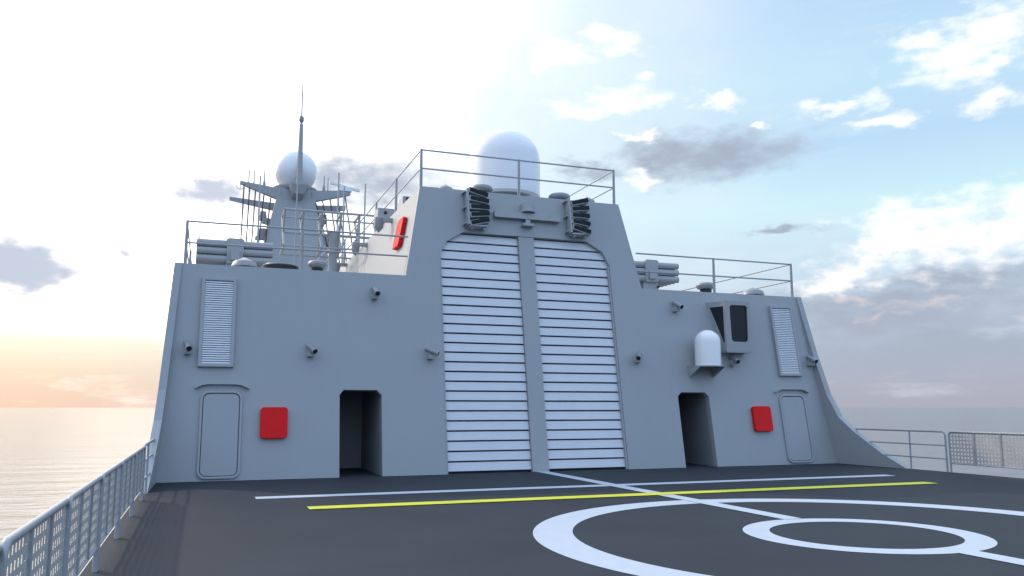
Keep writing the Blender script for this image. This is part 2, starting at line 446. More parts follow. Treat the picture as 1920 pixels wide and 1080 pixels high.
camera_unit('small camera above the first red locker, level with the foot of the left air intake', -5.92, 3.08, 28)
camera_unit('small camera high on the left bulkhead just under the white side wall', -4.33, 4.60, 8)
camera_unit('long small camera just left of the white hangar door, turned to the right', -2.90, 3.08, 62, 22)
camera_unit('small camera just right of the white hangar door, turned to the left', 3.11, 3.10, -38)
camera_unit('small camera high on the bulkhead under the right missile launcher', 4.55, 4.63, 15)
camera_unit('small camera directly under the dark windowed control cab', 6.27, 3.06, 0)
camera_unit('small camera beside the right air intake near the swept right edge', 9.08, 3.12, 5)

# ------------------------------------------------------------------ small radome on bracket
rd = thing('wall_radome', 'small white capsule radome on a bracket below left of the control cab', 'radome', (5.19, 0.05, 2.8))
r = 0.37; prf = [(r, 0.0), (r, 0.68)]
for i in range(1, 9):
    a = R(90 * i / 8); prf.append((r * math.cos(a) if i < 8 else 0, 0.68 + r * 0.95 * math.sin(a)))
MB().lathe((5.19, 0.05, 2.83), [(0, 0)] + prf, 32).build('radome_cover', 'dome', rd)
MB().slab([(4.76, T * 2.8 + 0.02)] + [(5.19 + 0.43 * math.cos(R(a)), 0.05 + 0.41 * math.sin(R(a))) for a in range(180, 361, 15)] + [(5.62, T * 2.8 + 0.02)], [], 2.80, 2.828,
          lambda u, v, w: Vector((u, v, w))).build('bracket_shelf', 'gear', rd, smooth=False)
for gx in (4.77, 5.57):
    MB().slab([(T * 2.8 + 0.02, 2.80), (-0.18, 2.80), (-0.06, 2.74), (T * 2.45 + 0.02, 2.50)], [], 0, 0.04, lambda u, v, w, gx=gx: Vector((gx + w, u, v))).build('bracket_gusset', 'gear', rd, smooth=False)

# ------------------------------------------------------------------ landing light arrays
def light_array(label, cx, sgn):
    o = thing('landing_light_array', label, 'light array', fac(cx, 7.08, 0), 'five-lamp landing light arrays')
    fr = MB()
    fr.slab([(cx - 0.33, 6.55), (cx - 0.28, 6.55), (cx - 0.28, 7.60), (cx - 0.33, 7.60)], [], -0.30, -0.04, fac)
    for z in (6.62, 7.08, 7.54): fr.slab([(cx - 0.40, z - 0.02), (cx - 0.22, z - 0.02), (cx - 0.22, z + 0.02), (cx - 0.40, z + 0.02)], [], -0.20, 0.01, fac)
    fr.slab([(cx - 0.28, 6.50), (cx + 0.22, 6.52), (cx + 0.22, 6.56), (cx - 0.28, 6.54)], [], -0.28, -0.04, fac)
    for dx in (-0.22, 0.12): fr.slab([(cx + dx, 6.46), (cx + dx + 0.07, 6.46), (cx + dx + 0.07, 6.50), (cx + dx, 6.50)], [], -0.22, -0.08, fac)
    fr.build('bracket', 'gear', o, smooth=False)
    for i in range(5):
        k = i - 2; a = R(-sgn * 7.5 * k); zc = 7.08 + k * 0.212 ; xc = cx + 0.02 - (0.02 * k * k if sgn > 0 else 0) * 0.2
        def mp(u, v, w, a=a, zc=zc, xc=xc): 
            return fac(xc + u * math.cos(a) - v * math.sin(a), zc + u * math.sin(a) + v * math.cos(a), w)
        h = MB().slab([(-0.29, -0.085), (0.27, -0.08), (0.27, 0.07), (-0.29, 0.07)], [], -0.30, -0.06, mp).build('lamp_housing', 'gear', o, smooth=False)
        MB().slab([(-0.25, -0.05), (0.28, -0.056), (0.28, 0.062), (0.0, 0.062), (-0.02, 0.05), (-0.25, 0.05)], [], -0.325, -0.302, mp).build('lamp_face', 'lamp', h, smooth=False)
light_array('fan of five black landing lights above the left hangar shutter', -1.46, 1)
light_array('fan of five black landing lights above the right hangar shutter', 1.60, -1)

# ------------------------------------------------------------------ approach indicator bar
sb = thing('indicator_bar', 'long segmented grey indicator bar on the wall between the two light arrays', 'indicator bar', fac(0.03, 7.0, 0))
b = MB()
for i in range(6):
    a = -0.97 + i * 0.3325
    b.slab([(a + 0.003, 6.89), (a + 0.3295, 6.89), (a + 0.3295, 7.07), (a + 0.003, 7.07)], [], -0.16, -0.075, fac)
b.slab([(-0.96, 6.90), (1.015, 6.90), (1.015, 7.06), (-0.96, 7.06)], [], -0.155, -0.0, fac)
b.build('light_bar', 'gear', sb, smooth=False)
def capc(u, v, w): return fac(u, v, w)
hd = MB(); 
def semi(cx, r, z0, z1, d0):
    pts = [(cx - r, 0.02), (cx - r, -d0)] + [(cx + r * math.cos(R(a)), -d0 - r * 0.75 * math.sin(R(a))) for a in range(160, 0, -20)] + [(cx + r, -d0), (cx + r, 0.02)]
    return pts, z0, z1
for (cx, r, z0, z1, d0) in ((0.05, 0.17, 7.16, 7.36, 0.12), (0.05, 0.215, 7.09, 7.16, 0.12)):
    pts, a, c = semi(cx, r, z0, z1, d0)
    hd.slab(pts, [], a, c, lambda u, v, w: fac(u, w, v))
hd.build('sensor_head', 'gear', sb)
ft = MB(); ft.slab([(-0.04, 6.74), (0.10, 6.74), (0.10, 6.90), (-0.04, 6.90)], [], -0.14, 0.0, fac)
ft.slab([(-0.14, 6.68), (0.18, 6.68), (0.18, 6.745), (-0.14, 6.745)], [], -0.2, 0.0, fac)
ft.build('mounting_foot', 'gear', sb, smooth=False)

# ------------------------------------------------------------------ roof railings
def roof_rail(name, label, zf, lines, posts, h=1.06, rp=0.045, rr=0.023, group='pipe railings on the roofs'):
    p0 = lines[0][0]
    o = thing(name, label, 'railing', (p0[0], p0[1], zf), group)
    for (x, y) in posts:
        MB().tube([(x, y, zf - 0.02), (x, y, zf + h + 0.02)], rp, 10, r1=rp * 0.8).build('post', 'rail', o)
    for hh in (h, h * 0.5):
        m = MB()
        for ln in lines:
            m.tube([(x, y, zf + hh) for x, y in ln], rr, 8)
        m.build('rail', 'rail', o)
roof_rail('roof_railing', 'pipe railing around the left wing roof beside the mushroom vents', ZT,
          [[(-3.42 , 0.96), (-8.9, 0.96), (-8.88, 9.2)]], [(-8.9, 0.96), (-6.16, 0.96), (-8.88, 5.2), (-8.88, 9.2)])
roof_rail('roof_railing', 'pipe railing around the right wing roof in front of the right launcher', ZT,
          [[(3.44, 0.96), (8.98, 0.96), (8.95, 9.2)]], [(6.1, 0.96), (8.98, 0.96), (8.95, 5.9), (8.95, 9.2)])
roof_rail('roof_railing', 'pipe railing around the top of the hangar block in front of the large radome', ZH,
          [[(-3.0, 20.5), (-3.0, 1.33), (2.93, 1.33), (2.9, 20.5)]],
          [(-3.0, 1.33), (-0.12, 1.33), (2.93, 1.33), (-3.0, 4.5), (-3.0, 7.7), (-3.0, 11.1), (-3.0, 14.6), (-3.0, 18), (2.9, 5.0), (2.9, 8.8), (2.9, 13)], h=1.05)
lad = thing('stair_railing', 'small sloping stair handrail at the far foot of the white side wall', 'railing', (-4.4, 13, ZT), 'pipe railings on the roofs')
for dy in (0.0,):
    for (x, z) in ((-4.35, 7.5), (-3.75, 8.2)):
        MB().tube([(x, 13.0, ZT - 0.02), (x, 13.0, z)], 0.03, 8).build('post', 'rail', lad)
    for dz in (0, -0.62):
        MB().tube([(-4.35, 13.0, 7.42 + dz), (-3.75, 13.0, 8.12 + dz)], 0.024, 8).build('handrail', 'rail', lad)

# ------------------------------------------------------------------ vents
def flat_vent(label, x, y, z, r, lift):
    o = thing('mushroom_vent', label, 'vent', (x, y, z), 'mushroom vents on the roofs')
    MB().lathe((x, y, z), [(0, 0), (r * 0.55, 0), (r * 0.55, lift), (0, lift)], 24).build('vent_neck', 'gear', o)
    MB().lathe((x, y, z + lift), [(0, 0.005), (r * 0.9, 0.005), (r, 0.02), (r * 0.86, 0.14), (r * 0.80, 0.155), (0, 0.27)], 10).build('vent_cap', 'metal', o, smooth=True)
def donut_vent(label, x, y, z, r, lift):
    o = thing('mushroom_vent', label, 'vent', (x, y, z), 'mushroom vents on the roofs')
    MB().lathe((x, y, z), [(0, 0), (r * 0.6, 0), (r * 0.6, lift + 0.05), (0, lift + 0.05)], 24).build('vent_neck', 'black', o)
    pr = [(r * 0.5, 0.0)] + [(r - 0.10 + 0.10 * math.cos(R(a)), 0.10 + 0.10 * math.sin(R(a))) for a in range(-90, 91, 20)] + [(0, 0.225)]
    MB().lathe((x, y, z + lift), [(0, 0)] + pr, 28).build('vent_cap', 'metal', o)
flat_vent('flat pointed vent cap on the left wing roof beside the left launcher mount', -7.5, 1.9, ZT, 0.33, 0.14)
donut_vent('round cushion-shaped vent cap on a black neck on the left wing roof', -5.65, 1.9, ZT, 0.25, 0.23)
donut_vent('round cushion-shaped vent cap on a black neck on the right wing roof', 6.42, 1.9, ZT, 0.30, 0.26)
flat_vent('flat pointed vent cap at the outer end of the right wing roof', 8.2, 1.9, ZT, 0.37, 0.14)
flat_vent('flat vent cap at the left corner of the hangar roof', -2.03, 2.3, ZH, 0.25, 0.14)
donut_vent('round cushion-shaped vent cap on the hangar roof left of the large radome', -1.03, 2.0, ZH, 0.33, 0.17)
donut_vent('round cushion-shaped vent cap on the hangar roof right of the large radome', 1.44, 2.0, ZH, 0.33, 0.15)
flat_vent('flat vent cap at the right corner of the hangar roof', 2.42, 2.1, ZH, 0.25, 0.12)
hc = thing('round_hatch', 'low round black hatch on the left wing roof below the mast', 'hatch', (-6.58, 2.2, ZT))
MB().lathe((-6.58, 2.2, ZT), [(0, 0), (0.48, 0), (0.48, 0.26), (0.44, 0.29), (0, 0.29)], 32).build('hatch_coaming', 'black', hc)
MB().lathe((-6.58, 2.2, ZT + 0.29), [(0, 0.0), (0.40, 0.0), (0.38, 0.03), (0, 0.04)], 32).build('hatch_lid', 'gear', hc)

# ------------------------------------------------------------------ big radome
br = thing('large_radome', 'large white capsule radome standing on the hangar roof', 'radome', (0, 3.2, ZH))
R1 = 1.11; zb = ZH + 0.45
MB().lathe((0, 3.2, ZH), [(0, 0), (0.9, 0), (0.9, 0.46), (0, 0.46)], 32).build('radome_base', 'gear', br)
pr = [(0, 0.0), (R1 * 0.95, 0.0), (R1, 0.07), (R1, 1.20)]
for i in range(1, 8):
    a = R(90 * i / 7); pr.append(((R1 * math.cos(a)) if i < 7 else 0, 1.20 + 1.00 * math.sin(a)))
MB().lathe((0.11, 3.2, zb - 0.10), pr, 40).build('radome_cover', 'dome', br)

# ------------------------------------------------------------------ hangar roof boxes
for lab, x, y, dx, dz in (('grey equipment box at the left edge of the hangar roof, the one nearer the mast', -2.92, 6.6, 0.30, 0.52),
                          ('angular grey equipment box on the hangar roof edge just above the white wall', -2.80, 3.9, 0.20, 0.28)):
    o = thing('equipment_box', lab, 'equipment box', (x, y, ZH), 'equipment boxes on the hangar roof')
    MB().slab([(-0.35, 0), (0.35, 0), (0.35, dz * 0.75), (0.15, dz), (-0.35, dz)], [], -dx, dx, lambda u, v, w, x=x, y=y: Vector((x + w, y + u, ZH + v))).build('box_body', 'gear', o, smooth=False, bevel=0.01)
    MB().tube([(x - 0.05, y - 0.36, ZH + dz * 0.7), (x - 0.05, y - 0.34, ZH + dz * 0.7)], 0.06, 16).build('lens', 'black', o)

# wall lamps along the hangar side
for lab, y in (('bracket lamp at the top of the white side wall nearest the red locker', 4.7),
               ('middle one of the three bracket lamps along the white side wall', 8.9),
               ('farthest bracket lamp along the white side wall, by its far foot', 13.4)):
    p = side(y, 7.42, 0)
    o = thing('bracket_lamp', lab, 'lamp', p, 'bracket lamps on the hangar side')
    MB().box(p + Vector((-0.20, 0, 0.0)), (0.42, 0.16, 0.13)).build('lamp_arm', 'gear', o, smooth=False, bevel=0.01)
    MB().lathe(p + Vector((-0.42, 0, -0.42)), [(0, 0), (0.05, 0.06), (0.12, 0.14), (0.14, 0.2), (0.14, 0.47), (0.11, 0.5), (0, 0.5)], 16).build('lamp_globe', 'metal', o)

# ------------------------------------------------------------------ missile launchers
def launcher(label, loc):
    o = thing('missile_launcher', label, 'missile launcher', loc, 'three-row tube launchers on the wing roofs')
    X, Y, Z = loc
    for rr in range(3):
        for c in range(7):
            y = Y + c * 0.27; z = Z + 1.73 - rr * 0.25
            t = MB().tube([(X - 1.16, y, z), (X + 1.16, y, z)], 0.118, 16, caps=True)
            tb = t.build('launch_tube', 'gear', o)
    MB().slab([(-0.24, 1.08), (0.24, 1.08), (0.27, 1.86), (0.2, 1.90), (-0.2, 1.90), (-0.27, 1.86)], [], -0.16, 1.78, lambda u, v, w: Vector((X + u, Y + w, Z + v))).build('clamp_frame', 'gear', o, smooth=False, bevel=0.01)
    MB().slab([(-0.14, 1.18), (0.14, 1.18), (0.14, 1.5), (-0.14, 1.5)], [], -0.26, -0.16, lambda u, v, w: Vector((X + u, Y + w, Z + v))).build('junction_box', 'gear', o, smooth=False, bevel=0.01)
    MB().slab([(-0.5, 0), (0.5, 0), (0.27, 1.08), (-0.27, 1.08)], [], -0.05, 1.66, lambda u, v, w: Vector((X + u, Y + w, Z + v))).build('pedestal', 'gear', o, smooth=False)
    MB().tube([(X + 0.28, Y - 0.14, Z + 0.92), (X + 0.28, Y - 0.04, Z + 0.92)], 0.04, 12).build('lifting_lug', 'black', o)
    return o
launcher('bank of long grey launch tubes on the left wing roof behind the railing', (-7.60, 7.2, ZT))
launcher('bank of grey launch tubes on the right wing roof beside the hangar block', (6.78, 6.0, ZT))

# ------------------------------------------------------------------ lattice boom
bo = thing('lattice_boom', 'hexagonal pipe lattice boom on a column beside the white side wall', 'boom', (-3.9, 12, ZT))
xs = [-5.75, -5.06, -4.36, -3.63, -2.92, -2.15]
Ap, Bp, Cp, Dp, Ep = (11.5, 9.12), (12.7, 9.08), (12.0, 8.32), (11.5, 7.72), (12.7, 7.58)
for P, r_ in ((Ap, 0.045), (Bp, 0.034), (Cp, 0.055), (Dp, 0.034), (Ep, 0.034)):
    MB().tube([(xs[0] - 0.02, P[0], P[1]), (xs[-1] + 0.02, P[0], P[1])], r_, 8).build('longitudinal_pipe', 'rail', bo)
for x in xs:
    f = MB()
    for a, b, r_ in ((Ap, Bp, .05), (Ap, Cp, .045), (Bp, Cp, .045), (Cp, Dp, .045), (Cp, Ep, .045), (Dp, Ep, .065)):
        f.tube([(x, a[0], a[1]), (x, b[0], b[1])], r_, 8)
    f.build('cross_frame', 'rail', bo)
MB().lathe((-3.86, 12, ZT - 0.02), [(0, 0), (0.34, 0), (0.30, 0.9), (0.17, 1.5), (0.15, 3.1), (0.24, 3.35), (0, 3.35)], 20).build('column', 'gear', bo)

# ------------------------------------------------------------------ mast
K = 1.726; Y0 = 70.0
def MX(x): return -8.34 + (x + 8.34) * K - 0.02
def MZ(z): return 1.65 + (z - 1.65) * K
mast = thing('main_mast', 'tall tapering grey mast tower with swept yardarms, topped by a ball radome', 'mast', (0, Y0, 11.5))
xc = (MX(-4.6) + MX(-2.46)) / 2
zt_, zb_ = MZ(15.0), 11.4
def q(cx, hx, hy, z): return [(cx - hx, Y0 - hy, z), (cx + hx, Y0 - hy, z), (cx + hx, Y0 + hy, z), (cx - hx, Y0 + hy, z)]
tw = MB(); tw.hexa(q(xc, 3.35, 3.0, MZ(10.85)) + q(xc, 1.75, 1.8, zt_)); tw.hexa(q(xc, 4.4, 3.4, zb_) + q(xc, 3.35, 3.0, MZ(10.85) - 0.002))
tw.build('mast_tower', 'gear', mast, smooth=False)
MB().lathe((xc, Y0, zt_), [(0, 0), (2.2, 0.0), (2.35, 0.22), (2.35, 0.38), (0, 0.38)], 24).build('mast_platform', 'gear', mast)
Rb = 2.3; zc = MZ(16.35)
pb = [(0, zt_ + 0.36 - zc)]
for i in range(11):
    a = R(-64 + i * 15.4); pb.append((Rb * math.cos(a) if i < 10 else 0, (Rb * 1.0 if i < 5 else Rb * 1.03) * math.sin(a)))
MB().lathe((xc, Y0, zc), pb, 20).build('mast_radome', 'dome', mast)
# pole mast in front of the ball
xp = MX(-3.45)
pole = MB(); pole.tube([(xp, Y0 - 2.9, MZ(15.1)), (xp, Y0 - 2.9, MZ(19.6) - 1.2)], 0.33, 14, r1=0.20)
pole.tube([(xp, Y0 - 2.9, MZ(19.6) - 1.2), (xp, Y0 - 2.9, MZ(19.6) - 0.9)], 0.20, 14, r1=0.1)
pole.build('pole', 'gear', mast)
MB().lathe((xp, Y0 - 2.9, MZ(19.6) - 0.95), [(0, 0), (0.15, 0), (0.26, 0.2), (0.26, 0.55), (0.2, 0.7), (0, 0.72)], 14).build('pole_head', 'metal', mast)
MB().tube([(xp, Y0 - 2.9, MZ(19.6) - 0.3), (xp, Y0 - 2.9, MZ(21.74))], 0.085, 6, r1=0.06).build('lightning_rod', 'gear', mast)
# pole bracket box
MB().hexa([(xp - 0.6, Y0 - 3.3, MZ(14.5)), (xp + 0.45, Y0 - 3.3, MZ(14.5)), (xp + 0.45, Y0 - 1.7, MZ(14.2)), (xp - 0.6, Y0 - 1.7, MZ(14.2)),
           (xp - 0.95, Y0 - 3.6, MZ(15.05)), (xp + 0.95, Y0 - 3.6, MZ(15.05)), (xp + 0.95, Y0 - 1.7, MZ(15.05)), (xp - 0.95, Y0 - 1.7, MZ(15.05))]).build('pole_bracket', 'gear', mast, smooth=False)
# yardarms: tapered fins
def yard(xr, zr0, zr1, xt, zt0, zt1, yo):
    y0, y1 = Y0 + yo - 0.4, Y0 + yo + 0.4
    MB().hexa([(xr, y0, zr0), (xt, y0 + .25, zt0), (xt, y1 - .25, zt0), (xr, y1, zr0), (xr, y0, zr1), (xt, y0 + .25, zt1), (xt, y1 - .25, zt1), (xr, y1, zr1)]).build('yardarm', 'gear', mast, smooth=False)
yard(MX(-4.45), MZ(14.2), MZ(14.9), MX(-6.85), MZ(15.02), MZ(15.22), -1.6)
yard(MX(-4.45), MZ(13.95), MZ(14.4), MX(-7.38), MZ(14.42), MZ(14.62), 1.6)
yard(MX(-2.6), MZ(14.25), MZ(14.95), MX(-0.22), MZ(14.9), MZ(15.2), -1.6)
yard(MX(-2.6), MZ(13.9), MZ(14.45), MX(-0.22), MZ(14.35), MZ(14.65), 1.6)
# little antennas on the yards
for x, z0, z1, r_ in ((-6.35, 15.0, 16.0, .085), (-6.05, 14.95, 15.95, .085), (-5.45, 14.8, 16.25, .085), (-1.86, 15.0, 16.0, .085), (-1.62, 15.0, 15.95, .07)):
    a = MB(); a.tube([(MX(x), Y0 - 1.6, MZ(z0)), (MX(x), Y0 - 1.6, MZ(z1))], r_, 6, r1=r_ * .6)
    if x in (-5.45, -1.86): a.lathe((MX(x), Y0 - 1.6, MZ(15.0)), [(0, 0), (.13, 0), (.17, .25), (.12, .6), (0, .75)], 8)
    a.build('whip_antenna', 'gear', mast)
an = MB(); ax, az_ = MX(-6.83), MZ(14.75)       # small anchor-shaped antenna hanging from the left yard tip
an.tube([(ax, Y0 - 1.6, MZ(15.1)), (ax, Y0 - 1.6, az_ - 0.1)], .03, 6)
an.tube([(ax + 0.35 * math.cos(R(t)), Y0 - 1.6, az_ + .25 + 0.35 * math.sin(R(t))) for t in range(180, 361, 20)], .03, 6)
an.build('hanging_antenna', 'gear', mast)
nav = MB(); nav.hexa([(MX(-1.55), Y0 - 2.2, MZ(15.48)), (MX(0.42), Y0 - 1.2, MZ(15.26)), (MX(0.42), Y0 - 0.9, MZ(15.26)), (MX(-1.55), Y0 - 1.9, MZ(15.48)),
                     (MX(-1.55), Y0 - 2.2, MZ(15.62)), (MX(0.42), Y0 - 1.2, MZ(15.40)), (MX(0.42), Y0 - 0.9, MZ(15.40)), (MX(-1.55), Y0 - 1.9, MZ(15.62))])
nav.box((MX(-0.55), Y0 - 1.5, MZ(15.25)), (1.4, 0.7, 0.4))
nav.build('bar_radar', 'dome', mast, smooth=False)
# stepped sensor brackets either side
def sensor(sx, x, z):
    s = MB(); X = MX(x); Z = MZ(z)
    s.lathe((X, Y0 - 1, Z), [(0, 0), (.38, 0), (.38, .6), (.32, .64), (.32, .95), (0, .95)], 14)
    s.hexa([(X - .1 if sx > 0 else X + .1, Y0 - 1.4, Z - .25), (X + sx * 2.1, Y0 - 1.4, Z - .8), (X + sx * 2.1, Y0 - .6, Z - .8), (X - .1 if sx > 0 else X + .1, Y0 - .6, Z - .25),
            (X - .1 if sx > 0 else X + .1, Y0 - 1.4, Z + .3), (X + sx * 2.1, Y0 - 1.4, Z + .0), (X + sx * 2.1, Y0 - .6, Z + .0), (X - .1 if sx > 0 else X + .1, Y0 - .6, Z + .3)])
    s.build('sensor_pod', 'gear', mast)
sensor(1, -5.42, 12.95); sensor(-1, -1.78, 13.05)
s2 = MB(); s2.lathe((MX(-5.35), Y0 - 1, MZ(11.9)), [(0, 0), (.5, 0), (.55, .1), (.55, .9), (0, .95)], 14); s2.lathe((MX(-4.98), Y0 - 1.2, MZ(11.9)), [(0, 0), (.45, 0), (.45, .85), (0, .9)], 14)
s2.box((MX(-4.9), Y0 - 0.9, MZ(11.85)), (3.2, 1.2, 0.25)); s2.build('sensor_platform', 'gear', mast)
s3 = MB(); s3.lathe((MX(-1.25), Y0 - 1, MZ(11.2)), [(0, 0), (.5, .0), (1.25, .55), (1.3, .75), (0, .75)], 16); s3.lathe((MX(-1.65), Y0 - 1, MZ(11.2) + .75), [(0, 0), (.5, 0), (.5, .8), (.3, 1.2), (0, 1.25)], 14)
s3.box((MX(-1.8), Y0 - 0.9, MZ(11.2) + .6), (2.0, 1.0, 0.25)); s3.build('dish_platform', 'gear', mast)
# rigging wires from the yards down to the deckhouse
for xt, xb2 in ((-6.62, -6.75), (-6.30, -6.45), (-5.95, -6.2), (-5.45, -5.95), (-5.05, -5.6)):
    k = (14.95 - (-xt - 5.0) * -0.0)
    t = (-xt - 4.45) / 2.4; zy = MZ(14.0 + 1.05 * t)
    MB().tube([(MX(xt), Y0 - 2.05, zy), (MX(xb2), Y0 - 4.5, 11.5)], .07, 5).build('rigging_wire', 'wire', mast)
for xt, xb2 in ((-2.35, -0.6), (-1.95, -0.9), (-1.5, -0.5), (-1.05, -0.1), (-0.6, 0.4)):
    t = (xt + 2.6) / 2.4; zy = MZ(14.05 + 1.0 * t)
    MB().tube([(MX(xt), Y0 - 2.05, zy), (MX(xb2), Y0 - 4.5, 11.5)], .07, 5).build('rigging_wire', 'wire', mast)
MB().box((0, 64, 11.75), (14, 1.2, 0.5)).build('rigging_rack', 'gear', mast, smooth=False)

# ------------------------------------------------------------------ tall whip antennas behind the hangar
bs = thing('whip_antenna', 'x', 'antenna')
bpy.data.objects.remove(bs)
for lab, x, y, zb2, z1, r_ in (('tall whip antenna rising left of the mast behind the left launcher', -6.27, 20, ZT - .05, 12.62, .065),
                    ('tall thin whip antenna standing in front of the mast tower', -5.95, 5.0, ZT - .05, 8.98, .03),
                    ('tallest whip antenna right of the mast, beside the bar radar', -2.13, 23, 5, 14.0, .07),
                    ('whip antenna right of the mast, close beside the tallest one', -2.05, 21.5, 5, 12.9, .065),
                    ('lone whip antenna nearest the hangar railing, right of the mast', -1.24, 20, ZH - .05, 12.71, .06),
                    ('short antenna above the outer end of the left launcher tubes', -8.70, 8.6, ZT - .05, 7.5, .03)):
    o = thing('whip_antenna', lab, 'antenna', (x, y, zb2), 'whip antennas around the mast')
    if y > 22: o.location.z = zb2 = 3.1
    MB().lathe((x, y, zb2), [(0, 0), (r_ * 2.4, 0), (r_ * 1.8, .4), (0, .42)], 10).build('antenna_base', 'gear', o)
    MB().tube([(x, y, zb2 + .4), (x, y, z1)], r_, 6, r1=r_ * 0.6).build('antenna_rod', 'gear', o)

# ------------------------------------------------------------------ deck edge railings
def perforated(y0, y1, z0, z1, x, cell=0.094, hole=0.052):
    mb = MB(); ny = max(1, int(round((y1 - y0) / cell))); nz = max(1, int(round((z1 - z0) / cell)))
    dy = (y1 - y0) / ny; dz = (z1 - z0) / nz
    Yc = [y0]; Zc = [z0]
    for i in range(ny): Yc += [y0 + (i + .5) * dy - hole / 2, y0 + (i + .5) * dy + hole / 2]
    Yc.append(y1)
    for i in range(nz): Zc += [z0 + (i + .5) * dz - hole / 2, z0 + (i + .5) * dz + hole / 2]
    Zc.append(z1)
    th = 0.004; vs = []; fs = []
    A, B = len(Yc), len(Zc)
    for s_ in (-th / 2, th / 2):
        vs += [(x + s_, a, b) for a in Yc for b in Zc]
    def id(s_, i, j): return s_ * A * B + i * B + j
    for i in range(A - 1):
        for j in range(B - 1):
            if i % 2 == 1 and j % 2 == 1:
                fs += [(id(0, i, j), id(0, i + 1, j), id(1, i + 1, j), id(1, i, j)), (id(0, i, j + 1), id(0, i + 1, j + 1), id(1, i + 1, j + 1), id(1, i, j + 1)),
                       (id(0, i, j), id(0, i, j + 1), id(1, i, j + 1), id(1, i, j)), (id(0, i + 1, j), id(0, i + 1, j + 1), id(1, i + 1, j + 1), id(1, i + 1, j))]
                continue
            fs += [(id(0, i, j), id(0, i + 1, j), id(0, i + 1, j + 1), id(0, i, j + 1)), (id(1, i, j), id(1, i, j + 1), id(1, i + 1, j + 1), id(1, i + 1, j))]
    mb.add(vs, fs); return mb
LEN = 2.30; HR = 1.0
def rail_section(label, x, yA, h=0.942, group='perforated deck edge railing sections'):
    """one section from yA (fore) aft to yA - LEN"""
    o = thing('deck_railing', label, 'railing', (x, yA, 0), group)
    a, b = yA - 0.035, yA - LEN + 0.035; rc = 0.10
    arc = lambda cy, s_: [(x, cy + s_ * rc * math.sin(R(t)), h - rc + rc * math.cos(R(t))) for t in range(90, -1, -15)]
    pts = [(x, a, -0.005)] + arc(a - rc, 1) + arc(b + rc, -1)[::-1] + [(x, b, -0.005)]
    MB().tube(pts, 0.026, 12).build('outer_frame', 'rail', o)
    MB().tube([(x, a, 0.235), (x, b, 0.235)], 0.017, 8).build('bottom_rail', 'rail', o)
    n = 3
    for i in range(1, n):
        y = a + (b - a) * i / n
        MB().box((x, y, (0.235 + h) / 2), (0.035, 0.04, h - 0.235 - 0.02)).build('mid_post', 'rail', o, smooth=False)
    perforated(b + 0.02, a - 0.02, 0.25, h - 0.02, x - 0.001).build('perforated_panel', 'panel', o, smooth=False)
    return o
firstL = rail_section('perforated railing section nearest the bulkhead on the left deck edge', -9.28, -3.75)
names = ['second perforated railing section from the bulkhead on the left deck edge', 'third perforated railing section from the bulkhead on the left deck edge',
         'fourth perforated railing section from the bulkhead on the left deck edge', 'nearest fully visible perforated railing section at the lower left corner',
         'perforated railing section cut off by the lower left corner of the photo']
for i, nm in enumerate(names):
    dup(firstL, (-9.28, -3.75 - LEN * (i + 1), 0), nm)
firstR = rail_section('perforated railing section at the right edge of the photo, beside the open pipe railing', 9.70, -3.90, 1.03)
dup(firstR, (9.70, -3.90 - LEN, 0), 'perforated railing section beyond the right edge, second from the open pipe railing')
# open pipe railings between the plate and the first perforated section
def open_rail(label, x, y_end, tips, posts, h):
    o = thing('open_deck_railing', label, 'railing', (x, y_end, 0), 'open pipe railings at the deck edge')
    rc = 0.1
    pts = [(x, y_end, -0.005)] + [(x, y_end + rc - rc * math.sin(R(t)), h - rc + rc * math.cos(R(t))) for t in range(90, -1, -15)] + [(x, tips[0], h)]
    MB().tube(pts, 0.026, 12).build('outer_frame', 'rail', o)
    for z, yt in ((0.68, tips[1]), (0.34, tips[2])):
        MB().tube([(x, y_end, z), (x, yt, z)], 0.02, 10).build('cross_rail', 'rail', o)
    for y in posts: MB().tube([(x, y, -0.005), (x, y, h)], 0.022, 10).build('mid_post', 'rail', o)
open_rail('open three-bar pipe railing between the left bulwark plate and the perforated sections', -9.28, -3.68, (-0.66, -1.2, -1.7), (-2.6,), 0.97)
open_rail('open three-bar pipe railing between the right bulwark plate and the perforated section', 9.70, -3.82, (-0.62, -1.15, -1.66), (-2.65,), 1.03)

# ------------------------------------------------------------------ light
sun_dir = Vector((-0.84, 1.25, 1.05)).normalized()
sd = bpy.data.lights.new('sun', 'SUN'); sd.energy = 1.75; sd.angle = R(1.6); sd.color = (1.0, 0.88, 0.74)
so = bpy.data.objects.new('sun', sd); C.objects.link(so)
so.rotation_euler = sun_dir.to_track_quat('Z', 'Y').to_euler()
sun_el = math.asin(sun_dir.z); sun_az = math.atan2(sun_dir.x, sun_dir.y)

w = bpy.data.worlds.new('World'); bpy.context.scene.world = w; w.use_nodes = True
nt = w.node_tree; n = nt.nodes; l = nt.links
bg = n['Background']
class S:
    """tiny socket algebra"""
    def __init__(s, o): s.o = o
def sock(v, inp):
    if isinstance(v, S): l.new(v.o, inp)
    else: inp.default_value = v
def math_(op, a, b=None, c=None, clamp=False):
    m = n.new('ShaderNodeMath'); m.operation = op; m.use_clamp = clamp
    sock(a, m.inputs[0])
    if b is not None: sock(b, m.inputs[1])
    if c is not None: sock(c, m.inputs[2])
    return S(m.outputs[0])
def smooth(v, a, b, c=0.0, d=1.0):
    m = n.new('ShaderNodeMapRange'); m.interpolation_type = 'SMOOTHSTEP'
    sock(v, m.inputs['Value']); m.inputs['From Min'].default_value = a; m.inputs['From Max'].default_value = b
    m.inputs['To Min'].default_value = c; m.inputs['To Max'].default_value = d
    return S(m.outputs['Result'])
